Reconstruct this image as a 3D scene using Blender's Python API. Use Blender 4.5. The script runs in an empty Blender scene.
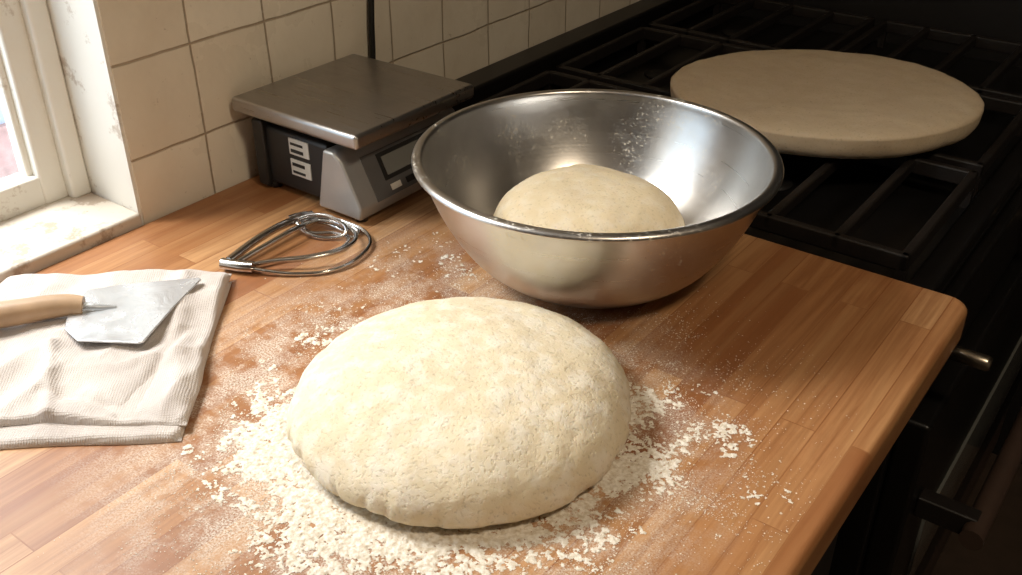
import bpy, bmesh, math, random
from mathutils import Vector, noise, Matrix
random.seed(4)
H=0.9            # counter top height
A=math.radians(36.5); SA=math.sin(A); CA=math.cos(A)
scene=bpy.context.scene
col=scene.collection
scene.view_settings.view_transform='Standard'

# ---------------------------------------------------------------- helpers
def link(o,parent=None):
    col.objects.link(o)
    if parent: o.parent=parent
    return o
def empty(name,loc=(0,0,0)):
    e=bpy.data.objects.new(name,None); e.empty_display_size=0.05; e.location=loc
    col.objects.link(e); return e
def mesh_obj(name,verts,faces,mat=None,parent=None,smooth=False,loc=(0,0,0)):
    me=bpy.data.meshes.new(name); me.from_pydata([tuple(v) for v in verts],[],faces); me.update()
    bm=bmesh.new(); bm.from_mesh(me); bmesh.ops.recalc_face_normals(bm,faces=bm.faces); bm.to_mesh(me); bm.free()
    if smooth:
        for p in me.polygons: p.use_smooth=True
    if mat: me.materials.append(mat)
    o=bpy.data.objects.new(name,me); o.location=loc
    return link(o,parent)
def box(name,x0,x1,y0,y1,z0,z1,mat,parent=None,bev=0.0,seg=3):
    cx,cy,cz=(x0+x1)/2,(y0+y1)/2,(z0+z1)/2
    hx,hy,hz=(x1-x0)/2,(y1-y0)/2,(z1-z0)/2
    v=[(sx*hx,sy*hy,sz*hz) for sx in(-1,1) for sy in(-1,1) for sz in(-1,1)]
    f=[(0,1,3,2),(4,6,7,5),(0,4,5,1),(2,3,7,6),(0,2,6,4),(1,5,7,3)]
    o=mesh_obj(name,v,f,mat,parent,loc=(cx,cy,cz))
    if bev>0:
        m=o.modifiers.new('b','BEVEL'); m.width=bev; m.segments=seg; m.limit_method='ANGLE'
        for p in o.data.polygons: p.use_smooth=True
        m2=o.modifiers.new('w','WEIGHTED_NORMAL')
    return o
def prism(name,poly,axis,a0,a1,mat,parent=None,bev=0.0,seg=3):
    n=len(poly); v=[]
    for a in(a0,a1):
        for p in poly:
            v.append({'Y':(p[0],a,p[1]),'Z':(p[0],p[1],a),'X':(a,p[0],p[1])}[axis])
    f=[tuple(range(n)),tuple(range(2*n-1,n-1,-1))]+[(i,(i+1)%n,n+(i+1)%n,n+i) for i in range(n)]
    o=mesh_obj(name,v,f,mat,parent)
    if bev>0:
        m=o.modifiers.new('b','BEVEL'); m.width=bev; m.segments=seg; m.limit_method='ANGLE'
        for p in o.data.polygons: p.use_smooth=True
        o.modifiers.new('w','WEIGHTED_NORMAL')
    return o
def lathe(name,prof,mat,parent=None,seg=96,loc=(0,0,0),closed=False):
    v=[];f=[];n=len(prof)
    for i in range(seg):
        a=2*math.pi*i/seg
        for r,z in prof: v.append((r*math.cos(a),r*math.sin(a),z))
    m=n if closed else n-1
    for i in range(seg):
        j=(i+1)%seg
        for k in range(m):
            l=(k+1)%n
            f.append((i*n+k,j*n+k,j*n+l,i*n+l))
    me_o=mesh_obj(name,v,f,mat,parent,True,loc)
    bm=bmesh.new(); bm.from_mesh(me_o.data); bmesh.ops.remove_doubles(bm,verts=bm.verts,dist=1e-6)
    bmesh.ops.recalc_face_normals(bm,faces=bm.faces); bm.to_mesh(me_o.data); bm.free()
    return me_o
def tube(name,pts,r,mat,parent=None,cyclic=False,radii=None):
    cu=bpy.data.curves.new(name,'CURVE'); cu.dimensions='3D'; cu.bevel_depth=r; cu.bevel_resolution=4; cu.resolution_u=10
    s=cu.splines.new('BEZIER'); s.bezier_points.add(len(pts)-1)
    for i,p in enumerate(pts):
        b=s.bezier_points[i]; b.co=p; b.handle_left_type=b.handle_right_type='AUTO'
        if radii: b.radius=radii[i]
    s.use_cyclic_u=cyclic; cu.use_fill_caps=True
    cu.materials.append(mat)
    return link(bpy.data.objects.new(name,cu),parent)

class NT:
    def __init__(s,name):
        s.m=bpy.data.materials.new(name); s.m.use_nodes=True
        s.t=s.m.node_tree; s.b=s.t.nodes['Principled BSDF']; s.out=s.t.nodes['Material Output']
        s.tc=s.t.nodes.new('ShaderNodeTexCoord')
    def n(s,t,**k):
        nd=s.t.nodes.new('ShaderNode'+t)
        for a,b in k.items(): setattr(nd,a,b)
        return nd
    def l(s,a,b): s.t.links.new(a,b)
    def mapping(s,scale=(1,1,1),loc=(0,0,0),rot=(0,0,0),src=None):
        m=s.n('Mapping'); m.inputs['Scale'].default_value=scale; m.inputs['Location'].default_value=loc; m.inputs['Rotation'].default_value=rot
        s.l(src or s.tc.outputs['Object'],m.inputs['Vector']); return m.outputs[0]
    def noise(s,scale,detail=4,rough=.5,vec=None,dist=0):
        n=s.n('TexNoise'); n.inputs['Scale'].default_value=scale; n.inputs['Detail'].default_value=detail
        n.inputs['Roughness'].default_value=rough; n.inputs['Distortion'].default_value=dist
        s.l(vec or s.tc.outputs['Object'],n.inputs['Vector']); return n.outputs['Fac']
    def ramp(s,fac,stops):
        r=s.n('ValToRGB'); cr=r.color_ramp
        while len(cr.elements)<len(stops): cr.elements.new(.5)
        for e,(p,c) in zip(cr.elements,stops):
            e.position=p; e.color=(c,c,c,1) if not isinstance(c,tuple) else (*c,1)
        s.l(fac,r.inputs[0]); return r.outputs[0]
    def mix(s,fac,a,b,mode='MIX'):
        m=s.n('Mix',data_type='RGBA',blend_type=mode)
        for sock,v in((m.inputs[0],fac),(m.inputs[6],a),(m.inputs[7],b)):
            if isinstance(v,(int,float)): sock.default_value=v
            elif isinstance(v,tuple): sock.default_value=(*v,1)
            else: s.l(v,sock)
        return m.outputs[2]
    def math(s,op,a,b=0.0,clamp=False):
        m=s.n('Math',operation=op); m.use_clamp=clamp
        for sock,v in((m.inputs[0],a),(m.inputs[1],b)):
            if isinstance(v,(int,float)): sock.default_value=v
            else: s.l(v,sock)
        return m.outputs[0]
    def bump(s,h,strength=.3,dist=.001,normal=None):
        b=s.n('Bump'); b.inputs['Strength'].default_value=strength; b.inputs['Distance'].default_value=dist
        s.l(h,b.inputs['Height'])
        if normal: s.l(normal,b.inputs['Normal'])
        s.l(b.outputs[0],s.b.inputs['Normal']); return b.outputs[0]
    def base(s,c):
        if isinstance(c,tuple): s.b.inputs['Base Color'].default_value=(*c,1)
        else: s.l(c,s.b.inputs['Base Color'])
    def set(s,**k):
        for a,v in k.items():
            i=s.b.inputs[a.replace('_',' ')]
            if hasattr(v,'links') or hasattr(v,'is_linked'): s.l(v,i)
            else: i.default_value=v
def simple(name,c,rough=.5,metal=0,var=.12,scale=30,bump=.1,bd=.0005,**k):
    t=NT(name); f=t.noise(scale,5)
    dark=tuple(x*(1-var*2) for x in c)
    t.base(t.mix(t.ramp(f,[(.3,0.),(.7,1.)]),dark,c)); t.set(Roughness=rough,Metallic=metal,**k)
    if bump: t.bump(t.noise(scale*8,4),bump,bd)
    return t.m

# ---------------------------------------------------------------- materials
def mk_wood():
    t=NT('butcher_block_wood')
    sep=t.n('SeparateXYZ'); t.l(t.tc.outputs['Object'],sep.inputs[0])
    cmb=t.n('CombineXYZ'); t.l(sep.outputs[1],cmb.inputs[0]); t.l(sep.outputs[0],cmb.inputs[1])
    br=t.n('TexBrick'); br.offset=.37; br.offset_frequency=2; br.squash=1
    t.l(cmb.outputs[0],br.inputs['Vector'])
    for k,v in(('Scale',1),('Mortar Size',.0006),('Mortar Smooth',.2),('Bias',0),('Brick Width',.33),('Row Height',.030)): br.inputs[k].default_value=v
    br.inputs['Color1'].default_value=(0,0,0,1); br.inputs['Color2'].default_value=(1,1,1,1); br.inputs['Mortar'].default_value=(.0,.0,.0,1)
    tone=br.outputs['Color']
    stave=t.ramp(tone,[(0.,(.28,.105,.035)),(.35,(.39,.18,.070)),(.7,(.47,.24,.100)),(1.,(.56,.32,.150))])
    off=t.n('VectorMath',operation='SCALE'); t.l(tone,off.inputs[0]); off.inputs['Scale'].default_value=3.
    add=t.n('VectorMath',operation='ADD'); t.l(t.tc.outputs['Object'],add.inputs[0]); t.l(off.outputs[0],add.inputs[1])
    g1=t.noise(1,6,.6,t.mapping((190,7,30),src=add.outputs[0]),.4)
    g2=t.noise(1,3,.5,t.mapping((45,2.2,12),src=add.outputs[0]),.8)
    c=t.mix(t.ramp(g1,[(.38,.0),(.64,.65)]),stave,(.24,.092,.030))
    c=t.mix(t.ramp(g2,[(.45,.0),(.75,.4)]),c,(.56,.32,.14))
    blot=t.noise(6,5,.6)
    c=t.mix(t.ramp(blot,[(.51,0.),(.69,.45)]),c,(.24,.080,.026))
    d=t.n('VectorMath',operation='DISTANCE'); t.l(t.tc.outputs['Object'],d.inputs[0]); d.inputs[1].default_value=(-.455,.475,0)
    near=t.math('MULTIPLY',t.math('SUBTRACT',.285,d.outputs['Value']),9.0,True)
    d2=t.n('VectorMath',operation='DISTANCE'); t.l(t.tc.outputs['Object'],d2.inputs[0]); d2.inputs[1].default_value=(-.60,.64,0)
    near2=t.math('MULTIPLY',t.math('SUBTRACT',.16,d2.outputs['Value']),5,True)
    nn=t.math('MAXIMUM',near,near2)
    sp=t.noise(620,3,.7); pat=t.noise(24,6,.7)
    spm=t.math('MULTIPLY',t.ramp(sp,[(.40,0.),(.60,1.)]),t.ramp(pat,[(.43,0.),(.56,1.)]))
    dust=t.math('MULTIPLY',spm,nn,True)
    c=t.mix(t.math('MULTIPLY',dust,.8),c,(.76,.69,.58)); t.base(c)
    r=t.math('ADD',t.ramp(t.noise(9,4),[(.3,.36),(.7,.52)]),t.math('MULTIPLY',dust,.4),True)
    t.set(Roughness=r); t.b.inputs['Coat Weight'].default_value=.12; t.b.inputs['Coat Roughness'].default_value=.38
    hh=t.math('ADD',t.math('MULTIPLY',br.outputs['Fac'],-1.),t.math('MULTIPLY',g1,.5))
    t.bump(hh,.3,.0006)
    return t.m
M_wood=mk_wood()

def mk_dough(name,c1,c2,flour=.5,pit=1.0,fc=(.78,.725,.615)):
    t=NT(name)
    big=t.noise(14,5,.6); fine=t.noise(330,3,.6); mid=t.noise(60,5,.6)
    c=t.mix(t.ramp(big,[(.35,0.),(.7,1.)]),c1,c2)
    fl=t.math('MULTIPLY',t.ramp(mid,[(.46,0.),(.62,1.)]),flour)
    c=t.mix(fl,c,fc)
    c=t.mix(t.ramp(fine,[(.30,.5),(.42,0.)]),c,tuple(x*.6 for x in c1)); t.base(c)
    t.set(Roughness=.82); t.b.inputs['Subsurface Weight'].default_value=.12
    t.b.inputs['Subsurface Radius'].default_value=(.012,.007,.003); t.b.inputs['Subsurface Scale'].default_value=.4
    t.b.inputs['Specular IOR Level'].default_value=.2
    pores=t.ramp(fine,[(.28,0.),(.50,1.)])
    h=t.math('ADD',t.math('MULTIPLY',pores,.35),t.math('MULTIPLY',mid,.7))
    t.bump(h,.5*pit,.0022)
    return t.m
M_dough=mk_dough('dough_floured',(.67,.565,.39),(.73,.635,.46),.6)
M_dough2=mk_dough('dough_in_bowl_mat',(.67,.55,.36),(.73,.615,.42),.3,.6)
M_dough3=mk_dough('dough_flat_mat',(.54,.42,.28),(.60,.48,.33),.2,.3,(.64,.54,.40))

def mk_flour():
    t=NT('flour_mat'); t.base(t.mix(t.ramp(t.noise(260,4,.6),[(.35,0.),(.6,1.)]),(.60,.51,.38),(.82,.76,.66))); t.set(Roughness=.95); t.b.inputs['Specular IOR Level'].default_value=.05
    t.bump(t.noise(700,3),.6,.001); return t.m
M_flour=mk_flour()

def mk_steel(name,c=(.62,.60,.57),r0=.18,r1=.34,flecks=False,rad=False):
    t=NT(name)
    if rad: v=t.mapping((1.2,1.2,420))
    else: v=t.mapping((6,260,260))
    g=t.noise(1,3,.5,v); s=t.noise(25,5,.6)
    cc=t.mix(t.ramp(s,[(.4,0.),(.8,.4)]),c,tuple(x*.7 for x in c))
    t.set(Metallic=1.); r=t.math('ADD',t.ramp(g,[(.3,r0),(.7,r1)]),t.ramp(s,[(.5,0.),(.8,.1)]))
    if flecks:
        sep=t.n('SeparateXYZ'); t.l(t.tc.outputs['Object'],sep.inputs[0])
        zz=t.ramp(sep.outputs[2],[(.02,0.),(.09,1.)])
        f=t.math('MULTIPLY',t.ramp(t.noise(300,3,.6),[(.59,0.),(.65,.8)]),t.ramp(t.noise(13,3),[(.50,0.),(.62,1.)]))
        f=t.math('MULTIPLY',f,zz)
        cc=t.mix(f,cc,(.7,.64,.52)); t.set(Metallic=t.math('SUBTRACT',1.,f)); r=t.math('ADD',r,t.math('MULTIPLY',f,.5),True)
    t.base(cc); t.set(Roughness=r); t.bump(g,.015 if rad else .03,.0003); return t.m
M_bowl=mk_steel('bowl_brushed_steel',(.62,.60,.57),.27,.31,True,True)
M_plate=mk_steel('scale_plate_steel',(.44,.42,.405),.25,.4)
M_chrome=mk_steel('chrome_wire',(.62,.60,.58),.12,.2)
M_console=simple('scale_silver_plastic',(.42,.41,.39),.38,.6,.06)
M_black=simple('black_plastic',(.014,.013,.012),.45,0,.1)
M_blackstove=simple('black_enamel',(.006,.005,.0045),.38,0,.2,12,.05)
M_iron=simple('cast_iron',(.015,.011,.009),.5,0,.2,40,.4,.0006)
M_lcd=simple('lcd_glass',(.16,.16,.145),.12,0,.02,20,0)
M_label=simple('label_paper',(.62,.60,.54),.5,0,.05)
M_red=simple('oven_trim_brown',(.07,.042,.03),.5)
M_handle=simple('wooden_handle',(.52,.34,.20),.45,0,.12,40)

def mk_tile():
    t=NT('glazed_tile_wall')
    sep=t.n('SeparateXYZ'); t.l(t.tc.outputs['Object'],sep.inputs[0])
    cmb=t.n('CombineXYZ'); t.l(t.math('ADD',sep.outputs[1],-.668+1.08),cmb.inputs[0]); t.l(t.math('ADD',sep.outputs[2],-.977+1.06),cmb.inputs[1])
    wob=t.n('TexNoise'); wob.inputs['Scale'].default_value=12; t.l(t.tc.outputs['Object'],wob.inputs['Vector'])
    sc=t.n('VectorMath',operation='SCALE'); t.l(wob.outputs['Color'],sc.inputs[0]); sc.inputs['Scale'].default_value=.006
    ad=t.n('VectorMath',operation='ADD'); t.l(cmb.outputs[0],ad.inputs[0]); t.l(sc.outputs[0],ad.inputs[1])
    br=t.n('TexBrick'); br.offset=0; br.squash=1; t.l(ad.outputs[0],br.inputs['Vector'])
    for k,v in(('Scale',1),('Mortar Size',.0018),('Mortar Smooth',.6),('Bias',0),('Brick Width',.108),('Row Height',.106)): br.inputs[k].default_value=v
    br.inputs['Color1'].default_value=(.76,.67,.53,1); br.inputs['Color2'].default_value=(.84,.76,.62,1); br.inputs['Mortar'].default_value=(.42,.33,.23,1)
    n=t.noise(7,5,.6)
    c=t.mix(t.ramp(n,[(.48,0.),(.8,.3)]),br.outputs['Color'],(.50,.38,.24))
    sp=t.noise(130,4,.7); c=t.mix(t.ramp(sp,[(.66,0.),(.73,.5)]),c,(.34,.24,.14))
    t.base(c); t.set(Roughness=t.ramp(n,[(.3,.22),(.7,.42)]))
    h=t.math('ADD',t.math('MULTIPLY',br.outputs['Fac'],-1.2),t.math('MULTIPLY',t.noise(18,3),1.3)); t.bump(h,.6,.0026)
    return t.m
M_tile=mk_tile()
def mk_paint(name,lo=.59,base=(.76,.73,.66),chip=(.38,.28,.19)):
    t=NT(name); n=t.noise(22,6,.7); c=t.mix(t.ramp(n,[(lo,0.),(lo+.07,.7)]),base,chip)
    g=t.noise(5,4); c=t.mix(t.ramp(g,[(.4,0.),(.8,.4)]),c,tuple(x*.75 for x in base)); t.base(c); t.set(Roughness=.5); t.bump(t.noise(60,6,.6),.35,.0015); return t.m
M_paint=mk_paint('chipped_white_paint')
M_sill=mk_paint('worn_sill_paint',.50,(.60,.54,.46),(.30,.21,.14))
def mk_cloth():
    t=NT('linen_cloth')
    a=t.n('TexWave',wave_type='BANDS',bands_direction='X'); b=t.n('TexWave',wave_type='BANDS',bands_direction='Y')
    v=t.mapping((1,1,1),rot=(0,0,math.radians(-41)))
    for w in(a,b): w.inputs['Scale'].default_value=150; w.inputs['Distortion'].default_value=1.6; w.inputs['Detail'].default_value=2; t.l(v,w.inputs['Vector'])
    w=t.math('MULTIPLY',a.outputs['Fac'],b.outputs['Fac'])
    n=t.noise(20,5,.6); c=t.mix(t.ramp(n,[(.3,0.),(.7,1.)]),(.49,.425,.38),(.61,.545,.49)); c=t.mix(t.math('MULTIPLY',w,.3),c,(.69,.64,.595)); t.base(c)
    t.set(Roughness=.95); t.b.inputs['Sheen Weight'].default_value=.15; t.bump(t.math('ADD',t.math('MULTIPLY',w,.6),t.math('MULTIPLY',t.noise(110,4),1.6)),.6,.0012); return t.m
M_cloth=mk_cloth()
def mk_blade():
    t=NT('scraper_blade_metal'); n=t.noise(30,4,.55,dist=1.0)
    t.base(t.mix(n,(.66,.69,.72),(.86,.88,.90))); t.set(Roughness=t.ramp(n,[(.3,.14),(.7,.34)]),Metallic=.65)
    t.bump(n,.28,.003); return t.m
M_sil=mk_blade()
def mk_glass():
    m=bpy.data.materials.new('window_glass'); m.use_nodes=True; t=m.node_tree; t.nodes.clear()
    o=t.nodes.new('ShaderNodeOutputMaterial'); mx=t.nodes.new('ShaderNodeMixShader'); a=t.nodes.new('ShaderNodeBsdfTransparent'); g=t.nodes.new('ShaderNodeBsdfGlossy')
    g.inputs['Roughness'].default_value=.02; mx.inputs[0].default_value=.06
    t.links.new(a.outputs[0],mx.inputs[1]); t.links.new(g.outputs[0],mx.inputs[2]); t.links.new(mx.outputs[0],o.inputs[0]); return m
M_glass=mk_glass()
M_wallp=simple('plain_warm_wall',(.32,.26,.19),.8)
M_dark=simple('dark_wall_paint',(.008,.0065,.006),.6)
M_floor=simple('floor_tiles_dark',(.07,.045,.03),.6)
M_ceil=simple('ceiling_paint',(.6,.55,.47),.9)
M_cab=simple('cabinet_paint',(.02,.014,.010),.6)
M_brick=simple('exterior_brick',(.72,.42,.36),.9,0,.2,8)
M_cord=simple('rubber_cord',(.012,.011,.01),.5)

# ---------------------------------------------------------------- room
WX=-.935
room_y0,room_y1=-1.7,1.96
WY0,WY1=-.35,.565; WZ0,WZ1=H-.03,H+1.12
wl=empty('wall_left')
TH=.19
def wbox(n,y0,y1,z0,z1): return box(n,WX-TH,WX,y0,y1,z0,z1,M_tile,wl)
for nm,y0,y1,z0,z1 in(('tiled_section',WY1,room_y1,0,2.4),('rear_section',room_y0,WY0,0,2.4),('below_window',WY0,WY1,0,WZ0),('above_window',WY0,WY1,WZ1,2.4)):
    o=wbox(nm,y0,y1,z0,z1)
    o.data.transform(Matrix.Translation(o.location)); o.location=(0,0,0)
box('reveal_plaster',WX-.13,WX-.002,WY1-.004,WY1+.001,WZ0,WZ1,M_paint,wl)
box('wall_back',WX,1.9,room_y1,room_y1+.1,0,2.4,M_dark)
box('wall_right',1.8,1.9,room_y0,room_y1,0,2.4,M_wallp)
box('wall_rear',WX,1.9,room_y0-.1,room_y0,0,2.4,M_wallp)
box('floor',WX-TH,1.9,room_y0-.1,room_y1+.1,-.1,0,M_floor)
box('ceiling',WX-TH,1.9,room_y0-.1,room_y1+.1,2.4,2.5,M_ceil)

win=empty('window_1')
fx0,fx1=-1.075,-1.035
box('frame_stile_right',fx0,fx1+.012,WY1-.028,WY1-.004,H+.012,WZ1,M_paint,win,.004)
box('sash_stile_right',fx0+.004,fx1,WY1-.056,WY1-.026,H+.012,WZ1-.03,M_paint,win,.004)
box('glazing_bead_right',fx0+.01,fx1-.012,WY1-.063,WY1-.054,H+.03,WZ1-.05,M_paint,win,.003)
box('frame_stile_left',fx0,fx1+.012,WY0,WY0+.03,H+.012,WZ1,M_paint,win,.004)
box('sash_stile_left',fx0+.004,fx1,WY0+.028,WY0+.068,H+.012,WZ1-.03,M_paint,win,.006)
box('bottom_rail',fx0+.006,fx1-.002,WY0+.03,WY1-.03,H+.012,H+.048,M_paint,win,.003)
box('top_rail',fx0,fx1+.012,WY0,WY1,WZ1-.06,WZ1,M_paint,win,.006)
box('muntin_vertical',fx0+.008,fx1-.006,.09,.115,H+.04,WZ1-.05,M_paint,win,.004)
box('muntin_horizontal',fx0+.008,fx1-.006,WY0+.05,WY1-.06,H+.52,H+.545,M_paint,win,.004)
box('glass_pane',-1.058,-1.055,WY0+.05,WY1-.055,H+.040,WZ1-.05,M_glass,win)
box('window_sill_board',WX-.14,WX+.004,WY0,WY1-.004,H-.03,H+.014,M_sill,win,.004)

nb=empty('neighbour_building')
M_rend=simple('facade_render',(.58,.63,.72),.9,0,.05,3)
box('facade',-6.2,-6.0,-3,9,-3,H+.0,M_rend,nb)
box('brick_band',-6.0,-5.95,-3,9,-3,H-1.8,M_brick,nb)
box('roof_ledge',-6.3,-5.9,-3,9,H-.02,H+.12,simple('roof_lead',(.3,.32,.36),.7),nb)

# ---------------------------------------------------------------- countertop
def rounded_poly(x0,x1,y0,y1,r):
    p=[(x0,y0),(x1,y0)]
    for i in range(9):
        a=i/8*math.pi/2
        p.append((x1-r+r*math.cos(a),y1-r+r*math.sin(a)))
    p.append((x0,y1)); return p
CX1=-.132; CY1=.948
ct=prism('butcher_block_countertop',rounded_poly(WX+.001,CX1,-1.2,CY1,.022),'Z',-.042,0,M_wood,None,.007,4)
ct.location=(0,0,H)
cab=empty('base_cabinet')
box('carcass',WX+.005,-.22,-1.18,.94,.10,H-.043,M_cab,cab)
box('plinth',WX+.005,-.26,-1.18,.93,0,.10,M_dark,cab)
for i in range(4):
    box(f'door_panel_{i+1}',-.22,-.202,-1.16+i*.525,-1.16+i*.525+.51,.12,H-.06,M_cab,cab,.004)

# ---------------------------------------------------------------- dough
def dough(name,R,top,low,loc,mat,pw=.8,seed=0,amp=.004,wob=.03,fine=.0009,flat=1.0,sub=7,lump=0,oval=1.0,rot=0):
    bm=bmesh.new(); bmesh.ops.create_icosphere(bm,subdivisions=sub,radius=1)
    cr,sr=math.cos(rot),math.sin(rot)
    for vv in bm.verts:
        q0=vv.co.normalized(); c=q0.z; sn=math.hypot(q0.x,q0.y)
        d=Vector((q0.x/sn,q0.y/sn,0)) if sn>1e-6 else Vector((0,0,0))
        s=max(0,sn)**(pw if c>0 else min(pw,.6))
        rr=R*s*(1+wob*noise.noise(Vector((d.x*1.1+seed,d.y*1.1,0)))*2)
        z=(low+top*(abs(c)**flat)) if c>0 else low*(1-abs(c)**.6)
        lx,ly=rr*d.x,rr*d.y*oval
        p=Vector((lx*cr-ly*sr,lx*sr+ly*cr,z))
        q=p+Vector((seed,0,0))
        n=amp*noise.fractal(q*14,1.0,2.0,3)+fine*noise.fractal(q*85,.9,2.0,3)
        if lump:
            edge=math.exp(-((z-low*.8)/(low*.7))**2)
            k=noise.noise(Vector((d.x*4+seed,d.y*4,z*25)))
            n+=-lump*edge*max(0,.16-abs(k))*5
        nrm=Vector((d.x*s,d.y*s,max(c,0)))
        if nrm.length>0: nrm.normalize()
        w=1 if z>.004 else 0.2
        p+=nrm*n*w
        p.z=max(p.z,0); vv.co=p
    bmesh.ops.recalc_face_normals(bm,faces=bm.faces)
    me=bpy.data.meshes.new(name); bm.to_mesh(me); bm.free()
    for p in me.polygons: p.use_smooth=True
    me.materials.append(mat)
    o=bpy.data.objects.new(name,me); o.location=loc; return link(o)
DX,DY=-.4225,.505
dough('bread_dough_ball',.140,.048,.016,(DX,DY,H+.0005),M_dough,.82,3.1,.0030,.018,lump=.0028,fine=.0005)
dough('dough_round_flat',.209,.010,.036,(-.4445,1.329,H+.001),M_dough3,.24,7.7,.003,.010,flat=.8,fine=.0003,oval=.86,rot=A)

# ---------------------------------------------------------------- mixing bowl
bx,by=-.472,.777
outer=[(0,.002),(.066,.002),(.072,.0),(.078,.002),(.092,.008),(.108,.018),(.124,.032),(.138,.050),(.150,.070),(.160,.091),(.167,.110),(.171,.123)]
lip=[(.173,.1265),(.1765,.1275),(.179,.1262),(.1795,.1285),(.1775,.1310),(.173,.1320),(.1695,.1302)]
inner=[(.1680,.123),(.1645,.110),(.1575,.091),(.1475,.070),(.1355,.050),(.1215,.034),(.106,.021),(.090,.012),(.076,.0065),(.0,.0055)]
def smooth_prof(p,n=3):
    out=[]
    for i in range(len(p)-1):
        p0=p[max(i-1,0)];p1=p[i];p2=p[i+1];p3=p[min(i+2,len(p)-1)]
        for k in range(n):
            t=k/n
            q=[.5*((2*p1[c])+(-p0[c]+p2[c])*t+(2*p0[c]-5*p1[c]+4*p2[c]-p3[c])*t*t+(-p0[c]+3*p1[c]-3*p2[c]+p3[c])*t**3) for c in(0,1)]
            out.append((max(q[0],0),q[1]))
    out.append(p[-1]); return out
mb=empty('mixing_bowl',(bx,by,H))
lathe('bowl_shell',smooth_prof(outer+lip+inner),M_bowl,mb,160)
dough('proofing_dough_ball',.098,.050,.033,(bx-.006,by+.0,H+.010),M_dough2,.72,12.3,.003,.02,fine=.0005,sub=6)

# ---------------------------------------------------------------- kitchen scale
sc=empty('kitchen_scale')
sx0,sx1,sy0,sy1=-.927,-.724,.700,.906
z=lambda a:H+a
box('weighing_plate',sx0,sx1,sy0,sy1,z(.092),z(.110),M_plate,sc,.005,4)
box('plate_support',sx0+.03,sx1-.04,sy0+.03,sy1-.02,z(.080),z(.094),M_black,sc,.003)
box('black_body',-.900,-.782,sy0+.012,sy1-.01,z(.008),z(.081),M_black,sc,.006)
box('black_side_rib',-.902,-.884,sy0+.006,sy0+.022,z(.004),z(.088),M_black,sc,.003)
prism('display_console',[(-.796,z(.006)),(-.729,z(.006)),(-.727,z(.020)),(-.753,z(.072)),(-.765,z(.080)),(-.780,z(.080))],'Y',sy0+.002,sy1-.004,M_console,sc,.003)
sl=Vector((-.026,0,.052)).normalized(); nr=Vector((.052,0,.026)).normalized()
def on_face(name,y0,y1,t0,t1,th,mat,bev=.001):
    b=Vector((-.727,0,z(.020)))
    vs=[]
    for t_ in(t0,t1):
        for y_ in(y0,y1):
            for d_ in(-.001,th):
                p=b+sl*t_+nr*d_; vs.append((p.x,y_,p.z))
    return mesh_obj(name,vs,[(0,1,3,2),(4,6,7,5),(0,4,5,1),(2,3,7,6),(0,2,6,4),(1,5,7,3)],mat,sc)
on_face('front_panel',.730,.898,.0,.054,.0008,simple('panel_grey',(.13,.125,.12),.4,.3,.05))
on_face('display_bezel',.752,.850,.018,.050,.0014,M_black)
on_face('lcd_screen',.758,.844,.023,.045,.0020,M_lcd)
for i in range(4): on_face(f'button_{i+1}',.756+i*.026,.772+i*.026,.005,.012,.0018,M_label if i==0 else M_black)
on_face('logo_strip',.858,.884,.03,.038,.0014,M_label)
box('label_upper',-.845,-.813,sy0+.0108,sy0+.0125,z(.056),z(.076),M_label,sc)
box('label_lower',-.845,-.813,sy0+.0108,sy0+.0125,z(.030),z(.050),M_label,sc)
for i,(a,h_) in enumerate([(.059,.004),(.068,.003),(.033,.003),(.042,.004)]):
    box(f'label_print_{i+1}',-.842,-.822,sy0+.0102,sy0+.0115,z(a),z(a+h_),M_black,sc)
for i,(fx,fy) in enumerate([(-.888,sy0+.02),(-.888,sy1-.025),(-.740,sy0+.015),(-.740,sy1-.02)]):
    lathe(f'foot_{i+1}',[(0,0),(.007,0),(.008,.004),(.008,.010),(0,.010)],M_black,sc,24,(fx,fy,H))
tube('power_cord',[(-.905,.885,H+.03),(-.915,.915,H+.03),(-.924,.936,H+.08),(-.926,.943,H+.15),(-.926,.965,H+.35),(-.928,.99,H+.6),(-.929,1.01,H+1.0)],.0042,M_cord,sc)

# ---------------------------------------------------------------- whisk
wk=empty('wire_whisk')
def W(*p): return [(a,b,H+c) for a,b,c in p]
r=.0022
hub=(-.758,.553,.008)
tube('hub',W((-.776,.546,.008),(-.758,.553,.008),(-.744,.560,.008)),.0062,M_chrome,wk)
tube('handle_rod',W((-.772,.552,.010),(-.777,.600,.015),(-.779,.640,.015),(-.779,.676,.011)),.0046,M_chrome,wk)
tube('handle_rod_slim',W((-.762,.552,.010),(-.762,.600,.013),(-.763,.640,.014),(-.766,.672,.010)),.0032,M_chrome,wk)
tube('outer_loop',W(hub,(-.730,.566,.005),(-.703,.584,.003),(-.680,.612,.003),(-.678,.652,.004),(-.698,.683,.005),(-.740,.690,.007),(-.779,.676,.010)),r,M_chrome,wk)
tube('second_loop',W(hub,(-.735,.578,.010),(-.705,.606,.012),(-.692,.640,.012),(-.705,.670,.010),(-.737,.680,.010),(-.768,.670,.010)),r,M_chrome,wk)
tube('third_loop',W(hub,(-.741,.590,.004),(-.718,.622,.003),(-.708,.655,.003),(-.725,.675,.003),(-.752,.678,.005),(-.776,.665,.010)),r,M_chrome,wk)
tube('inner_cage_a',W((-.779,.650,.014),(-.765,.665,.019),(-.742,.674,.018),(-.722,.672,.008),(-.732,.660,.003),(-.757,.648,.006),(-.779,.650,.014)),r,M_chrome,wk)
tube('inner_cage_b',W((-.776,.658,.012),(-.762,.676,.013),(-.736,.684,.008),(-.715,.682,.003),(-.74,.668,.003),(-.765,.653,.005),(-.776,.658,.012)),r,M_chrome,wk)
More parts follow.
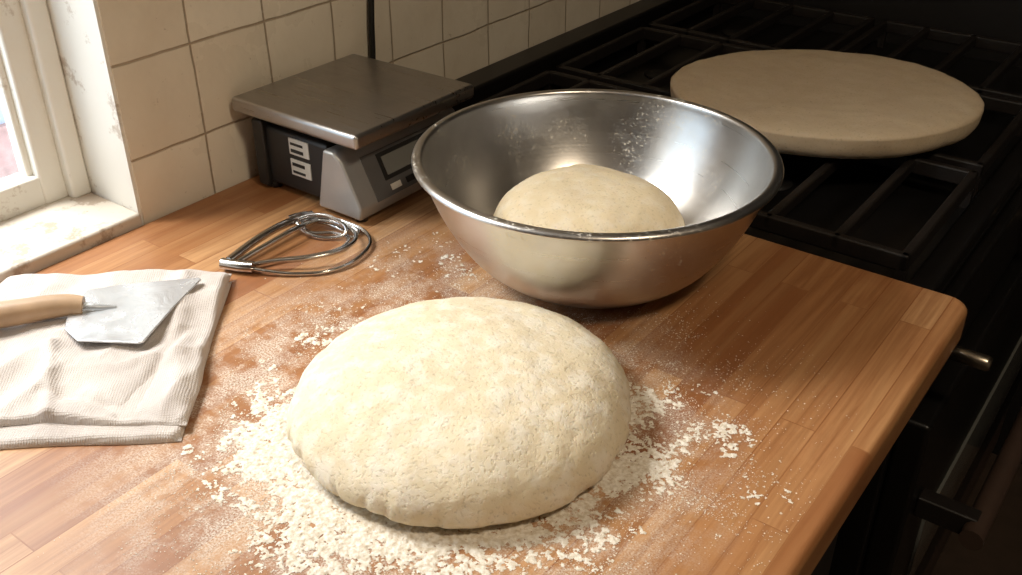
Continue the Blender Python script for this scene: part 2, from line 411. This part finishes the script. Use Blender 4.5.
tube('collar',W((-.782,.645,.015),(-.780,.655,.015),(-.777,.668,.013)),.0056,M_chrome,wk)

# ---------------------------------------------------------------- dish towel
tw=empty('dish_towel')
def seg_d(p,a,b):
    ab=b-a; t=max(0,min(1,(p-a).dot(ab)/ab.dot(ab))); return (p-(a+ab*t)).length
def cloth_shell(name,P,ztop,th,seed,amp,creases=()):
    N=130; v=[];f=[]
    a,b,c,d=[Vector((*p,0)) for p in P]
    for i in range(N+1):
        for j in range(N+1):
            u=i/N;w=j/N
            p=(a*(1-w)+b*w)*(1-u)+(d*(1-w)+c*w)*u
            wob=.007*noise.noise(Vector((p.x*11+seed,p.y*11,0)))
            wob2=.007*noise.noise(Vector((p.x*11+seed,p.y*11,5)))
            p=p+Vector((wob,wob2,0))
            e=min(w,1-w)*.26; e2=min(u,1-u)*.25
            R_=.012
            if e<R_ and e2<R_: ee=max(0,R_-math.hypot(R_-e,R_-e2))
            else: ee=min(e,e2)
            rnd=min(1,ee/.006); hh=math.sqrt(max(0,1-(1-rnd)**2))
            wr=amp*noise.fractal(Vector((p.x*16+seed,p.y*16,0)),1,2,4)+amp*.9*(1-abs(noise.noise(Vector((p.x*22+seed,p.y*10,3))))*3)
            for (ca,cb,ch,cw) in creases:
                dd=seg_d(Vector((p.x,p.y)),Vector(ca),Vector(cb)); wr+=ch*math.exp(-(dd/cw)**2)
            zz=ztop-th+th*hh+hh*wr
            v.append((p.x,p.y,H+max(zz,.0008+ztop-th)))
    n0=len(v)
    for i in range(N+1):
        for j in range(N+1):
            q=v[i*(N+1)+j]; v.append((q[0],q[1],H+ztop-th))
    for i in range(N):
        for j in range(N):
            k=i*(N+1)+j
            f.append((k,k+1,k+N+2,k+N+1)); f.append((n0+k,n0+k+N+1,n0+k+N+2,n0+k+1))
    def edge(idx):
        for x,y in zip(idx[:-1],idx[1:]): f.append((x,y,n0+y,n0+x))
    edge([j for j in range(N+1)]); edge([N*(N+1)+j for j in range(N+1)]); edge([i*(N+1) for i in range(N+1)]); edge([i*(N+1)+N for i in range(N+1)])
    return mesh_obj(name,v,f,M_cloth,tw,True)
cloth_shell('bottom_layer',[(-.752,.534),(-.584,.346),(-.755,.20),(-.925,.385)],.0065,.0062,1.0,.0014)
cloth_shell('top_layer',[(-.756,.540),(-.589,.355),(-.80,.198),(-.925,.400)],.0125,.0062,5.0,.0034,
   [((-.78,.50),(-.62,.37),.0050,.010),((-.72,.31),(-.60,.35),-.0035,.006),((-.77,.35),(-.66,.275),.0050,.006),((-.70,.44),(-.64,.33),-.0035,.005)])

# ---------------------------------------------------------------- scraper / spatula
sp=empty('dough_scraper_spatula')
TZ=.0215
bl=[(-.800,.388),(-.819,.420),(-.802,.446),(-.752,.500),(-.748,.499),(-.728,.452),(-.701,.398),(-.703,.394),(-.75,.364),(-.776,.368)]
o=prism('blade',bl,'Z',H+TZ-.002,H+TZ+.0002,M_sil,sp,.0008,2)
tube('blade_neck',[(-.800,.388,H+TZ+.003),(-.785,.402,H+TZ+.002),(-.770,.418,H+TZ-.0005)],.006,M_sil,sp,radii=[1,.8,.4])
tube('handle',[(-.925,.205,H+.030),(-.87,.285,H+.0295),(-.825,.350,H+.0290),(-.800,.388,H+.0275),(-.790,.398,H+.0255)],.0122,M_handle,sp,radii=[.8,1.05,1.0,.85,.75])

# ---------------------------------------------------------------- flour
def mk_flourmesh():
    cs=.0010; x0,x1,y0,y1=-.72,-.16,.20,.80
    nx=int((x1-x0)/cs); ny=int((y1-y0)/cs)
    def dens(x,y):
        dx,dy=x-DX,y-DY
        dr=dx*CA+dy*SA; dg=-dx*SA+dy*CA
        rho=math.hypot(dr,dg); a=math.atan2(dg,dr)
        left=math.exp(-((a-math.radians(-165) if a<0 else a-math.radians(195))/.9)**2)
        front=math.exp(-((a-math.radians(-95))/.8)**2)
        right=math.exp(-((a-math.radians(-10))/.6)**2)
        ext=.162+.062*front+.062*left+.052*right
        nn=noise.noise(Vector((math.cos(a)*2.5,math.sin(a)*2.5,4)))
        d=(ext+.02*nn-rho)/.095
        d=max(0,min(.78,d))
        e=.34-math.hypot((dr+.04)/.10,(dg-.25)/.08)*.34
        e2=.37-math.hypot((dr-.21)/.05,(dg+.04)/.10)*.34
        e3=.40-math.hypot((dr+.14)/.05,(dg-.12)/.09)*.38
        return max(d,e,e2,e3)
    hs={}
    verts=[];faces=[];idx={}
    def hgt(i,j):
        k=(i,j)
        if k in hs: return hs[k]
        x=x0+i*cs;y=y0+j*cs; d=dens(x,y)
        if d<=0: hs[k]=0; return 0
        q=Vector((x,y,0))
        n1=noise.noise(q*22); n2=noise.noise(q*60); n3=noise.noise(q*180); n4=noise.noise(q*520)
        t_=d*1.15-.60+.40*n1+.42*n2+.48*n3+.50*n4
        h=min(.0013,max(0,t_)*.0019)
        hs[k]=h; return h
    def vid(i,j):
        k=(i,j)
        if k not in idx:
            idx[k]=len(verts); verts.append((x0+i*cs+random.uniform(-.35,.35)*cs,y0+j*cs+random.uniform(-.35,.35)*cs,H+.0002+hgt(i,j)))
        return idx[k]
    for i in range(nx):
        for j in range(ny):
            x=x0+i*cs;y=y0+j*cs
            if math.hypot(x-DX,y-DY)<.115: continue
            if math.hypot(x-bx,y-by)<.082: continue
            if sum(hgt(a,b)>.00005 for a,b in((i,j),(i+1,j),(i,j+1),(i+1,j+1)))>=2:
                faces.append((vid(i,j),vid(i+1,j),vid(i+1,j+1),vid(i,j+1)))
    cnt=0
    while cnt<16000:
        a=random.uniform(0,2*math.pi); rr=random.gauss(.20,.035) if random.random()<.88 else random.uniform(.15,.33)
        x=DX+rr*math.cos(a); y=DY+rr*math.sin(a)
        if x>-.15 or rr<.14: continue
        if math.hypot(x-bx,y-by)<.09: continue
        if x<-.57 and y<.56 and (x+.66)*.77+(y-.44)*.64<0.02: continue
        if noise.noise(Vector((x*25,y*25,9)))<0 and random.random()<.8: continue
        s=random.choice([.00025,.0003,.0003,.0004,.0006]); k=len(verts)
        for d_ in((1,0,0),(0,1,0),(-1,0,0),(0,-1,0)): verts.append((x+d_[0]*s*random.uniform(.7,1.5),y+d_[1]*s*random.uniform(.7,1.5),H+.0003))
        verts.append((x,y,H+.0003+s*.7))
        for q in range(4): faces.append((k+q,k+(q+1)%4,k+4))
        cnt+=1
    me=bpy.data.meshes.new('scattered_flour'); me.from_pydata(verts,[],faces); me.update(); me.materials.append(M_flour)
    for p in me.polygons: p.use_smooth=True
    return link(bpy.data.objects.new('scattered_flour',me))
mk_flourmesh()

# ---------------------------------------------------------------- stove
st=empty('gas_stove')
SX0,SX1,SY0,SY1=WX+.004,-.178,.966,1.90
box('body',SX0,SX1,SY0,SY1,.06,H-.05,M_blackstove,st,.004)
box('cooktop_rim_near',SX0,SX1,SY0,SY0+.022,H-.05,H-.028,M_blackstove,st,.005)
box('cooktop_rim_front',SX1-.03,SX1,SY0+.022,SY1,H-.05,H-.028,M_blackstove,st,.005)
box('cooktop_rim_back',SX0,SX0+.05,SY0+.022,SY1,H-.05,H+.015,M_blackstove,st,.005)
for gi,(ga,gb) in enumerate(((1.0,1.275),(1.295,1.57),(1.59,1.87))):
    for k in range(2):
        xa,xb=((-.87,-.55),(-.535,-.212))[k]
        g=f'grate_{gi*2+k+1}_'
        T=.011
        box(g+'near',xa,xb,ga,ga+T,H-.022,H-.001,M_iron,st,.003)
        box(g+'far',xa,xb,gb-T,gb,H-.022,H-.001,M_iron,st,.003)
        box(g+'left',xa,xa+T,ga,gb,H-.022,H-.001,M_iron,st,.003)
        box(g+'right',xb-T,xb,ga,gb,H-.022,H-.001,M_iron,st,.003)
        for q in(.25,.5,.75):
            xm=xa+(xb-xa)*q
            box(g+f'bar_{int(q*100)}',xm-T/2,xm+T/2,ga,gb,H-.018,H-.001,M_iron,st,.003)
        for (fx,fy) in((xa,ga),(xb-T,ga),(xa,gb-T),(xb-T,gb-T)):
            box(g+'leg',fx,fx+T,fy,fy+T,H-.051,H-.02,M_iron,st)
        lathe(g+'burner',[(0,0),(.026,0),(.026,.003),(.0,.004)],M_dark,st,40,((xa+xb)/2-.07,(ga+gb)/2+.05,H-.05))
box('control_fascia',SX1,SX1+.016,SY0+.004,SY1,H-.17,H-.055,M_blackstove,st,.004)
M_brass=simple('warm_metal',(.46,.40,.32),.3,1.0,.05)
for i,ko in enumerate((.034,.42,.57,.72)):
    ky=SY0+ko
    o=lathe(f'knob_{i+1}',[(0,0),(.0085,0),(.0085,.052),(.007,.056),(0,.056)],M_brass,st,32)
    o.rotation_euler=(0,math.pi/2,0); o.location=(SX1+.016,ky-.006,H-.093)
box('oven_door',SX1,SX1+.035,SY0+.01,SY1-.01,.22,H-.185,M_blackstove,st,.006)
box('oven_door_window',SX1+.035,SX1+.039,SY0+.14,SY1-.14,.34,H-.42,M_lcd,st)
for q in(SY0+.06,SY1-.06):
    box('door_handle_bracket',SX1+.035,SX1+.105,q-.012,q+.012,H-.345,H-.315,M_iron,st,.003)
tube('door_handle_bar',[(SX1+.105,SY0+.03,H-.33),(SX1+.105,(SY0+SY1)/2,H-.33),(SX1+.105,SY1-.04,H-.33)],.014,M_red,st)
box('warming_drawer',SX1,SX1+.03,SY0+.01,SY1-.01,.08,.21,M_red,st,.006)
box('stove_plinth',SX0,SX1-.03,SY0+.01,SY1-.01,0,.06,M_dark,st)

# ---------------------------------------------------------------- lights
def area(name,loc,target,sx,sy,power,color):
    l=bpy.data.lights.new(name,'AREA'); l.shape='RECTANGLE'; l.size=sx; l.size_y=sy; l.energy=power; l.color=color
    o=bpy.data.objects.new(name,l); o.location=loc
    o.rotation_euler=(Vector(target)-Vector(loc)).to_track_quat('-Z','Y').to_euler(); col.objects.link(o); return o
area('daylight_window',(-1.45,.22,H+1.12),(-.45,.6,H),.55,.55,43,(1.0,.97,.92))
area('ceiling_lamp',(.45,.25,2.36),(.0,.7,.9),.25,.25,12,(1.0,.83,.62))
w=bpy.data.worlds.new('World'); scene.world=w; w.use_nodes=True
bg=w.node_tree.nodes['Background']; bg.inputs[0].default_value=(.66,.83,1,1); bg.inputs[1].default_value=2.8

# ---------------------------------------------------------------- camera
cam=bpy.data.cameras.new('camera'); cam.lens=36*1000/1022; cam.sensor_width=36; cam.clip_start=.01
co=bpy.data.objects.new('camera',cam); col.objects.link(co)
co.location=(0,0,H+.52); co.rotation_euler=(math.radians(90-31),0,A)
scene.camera=co
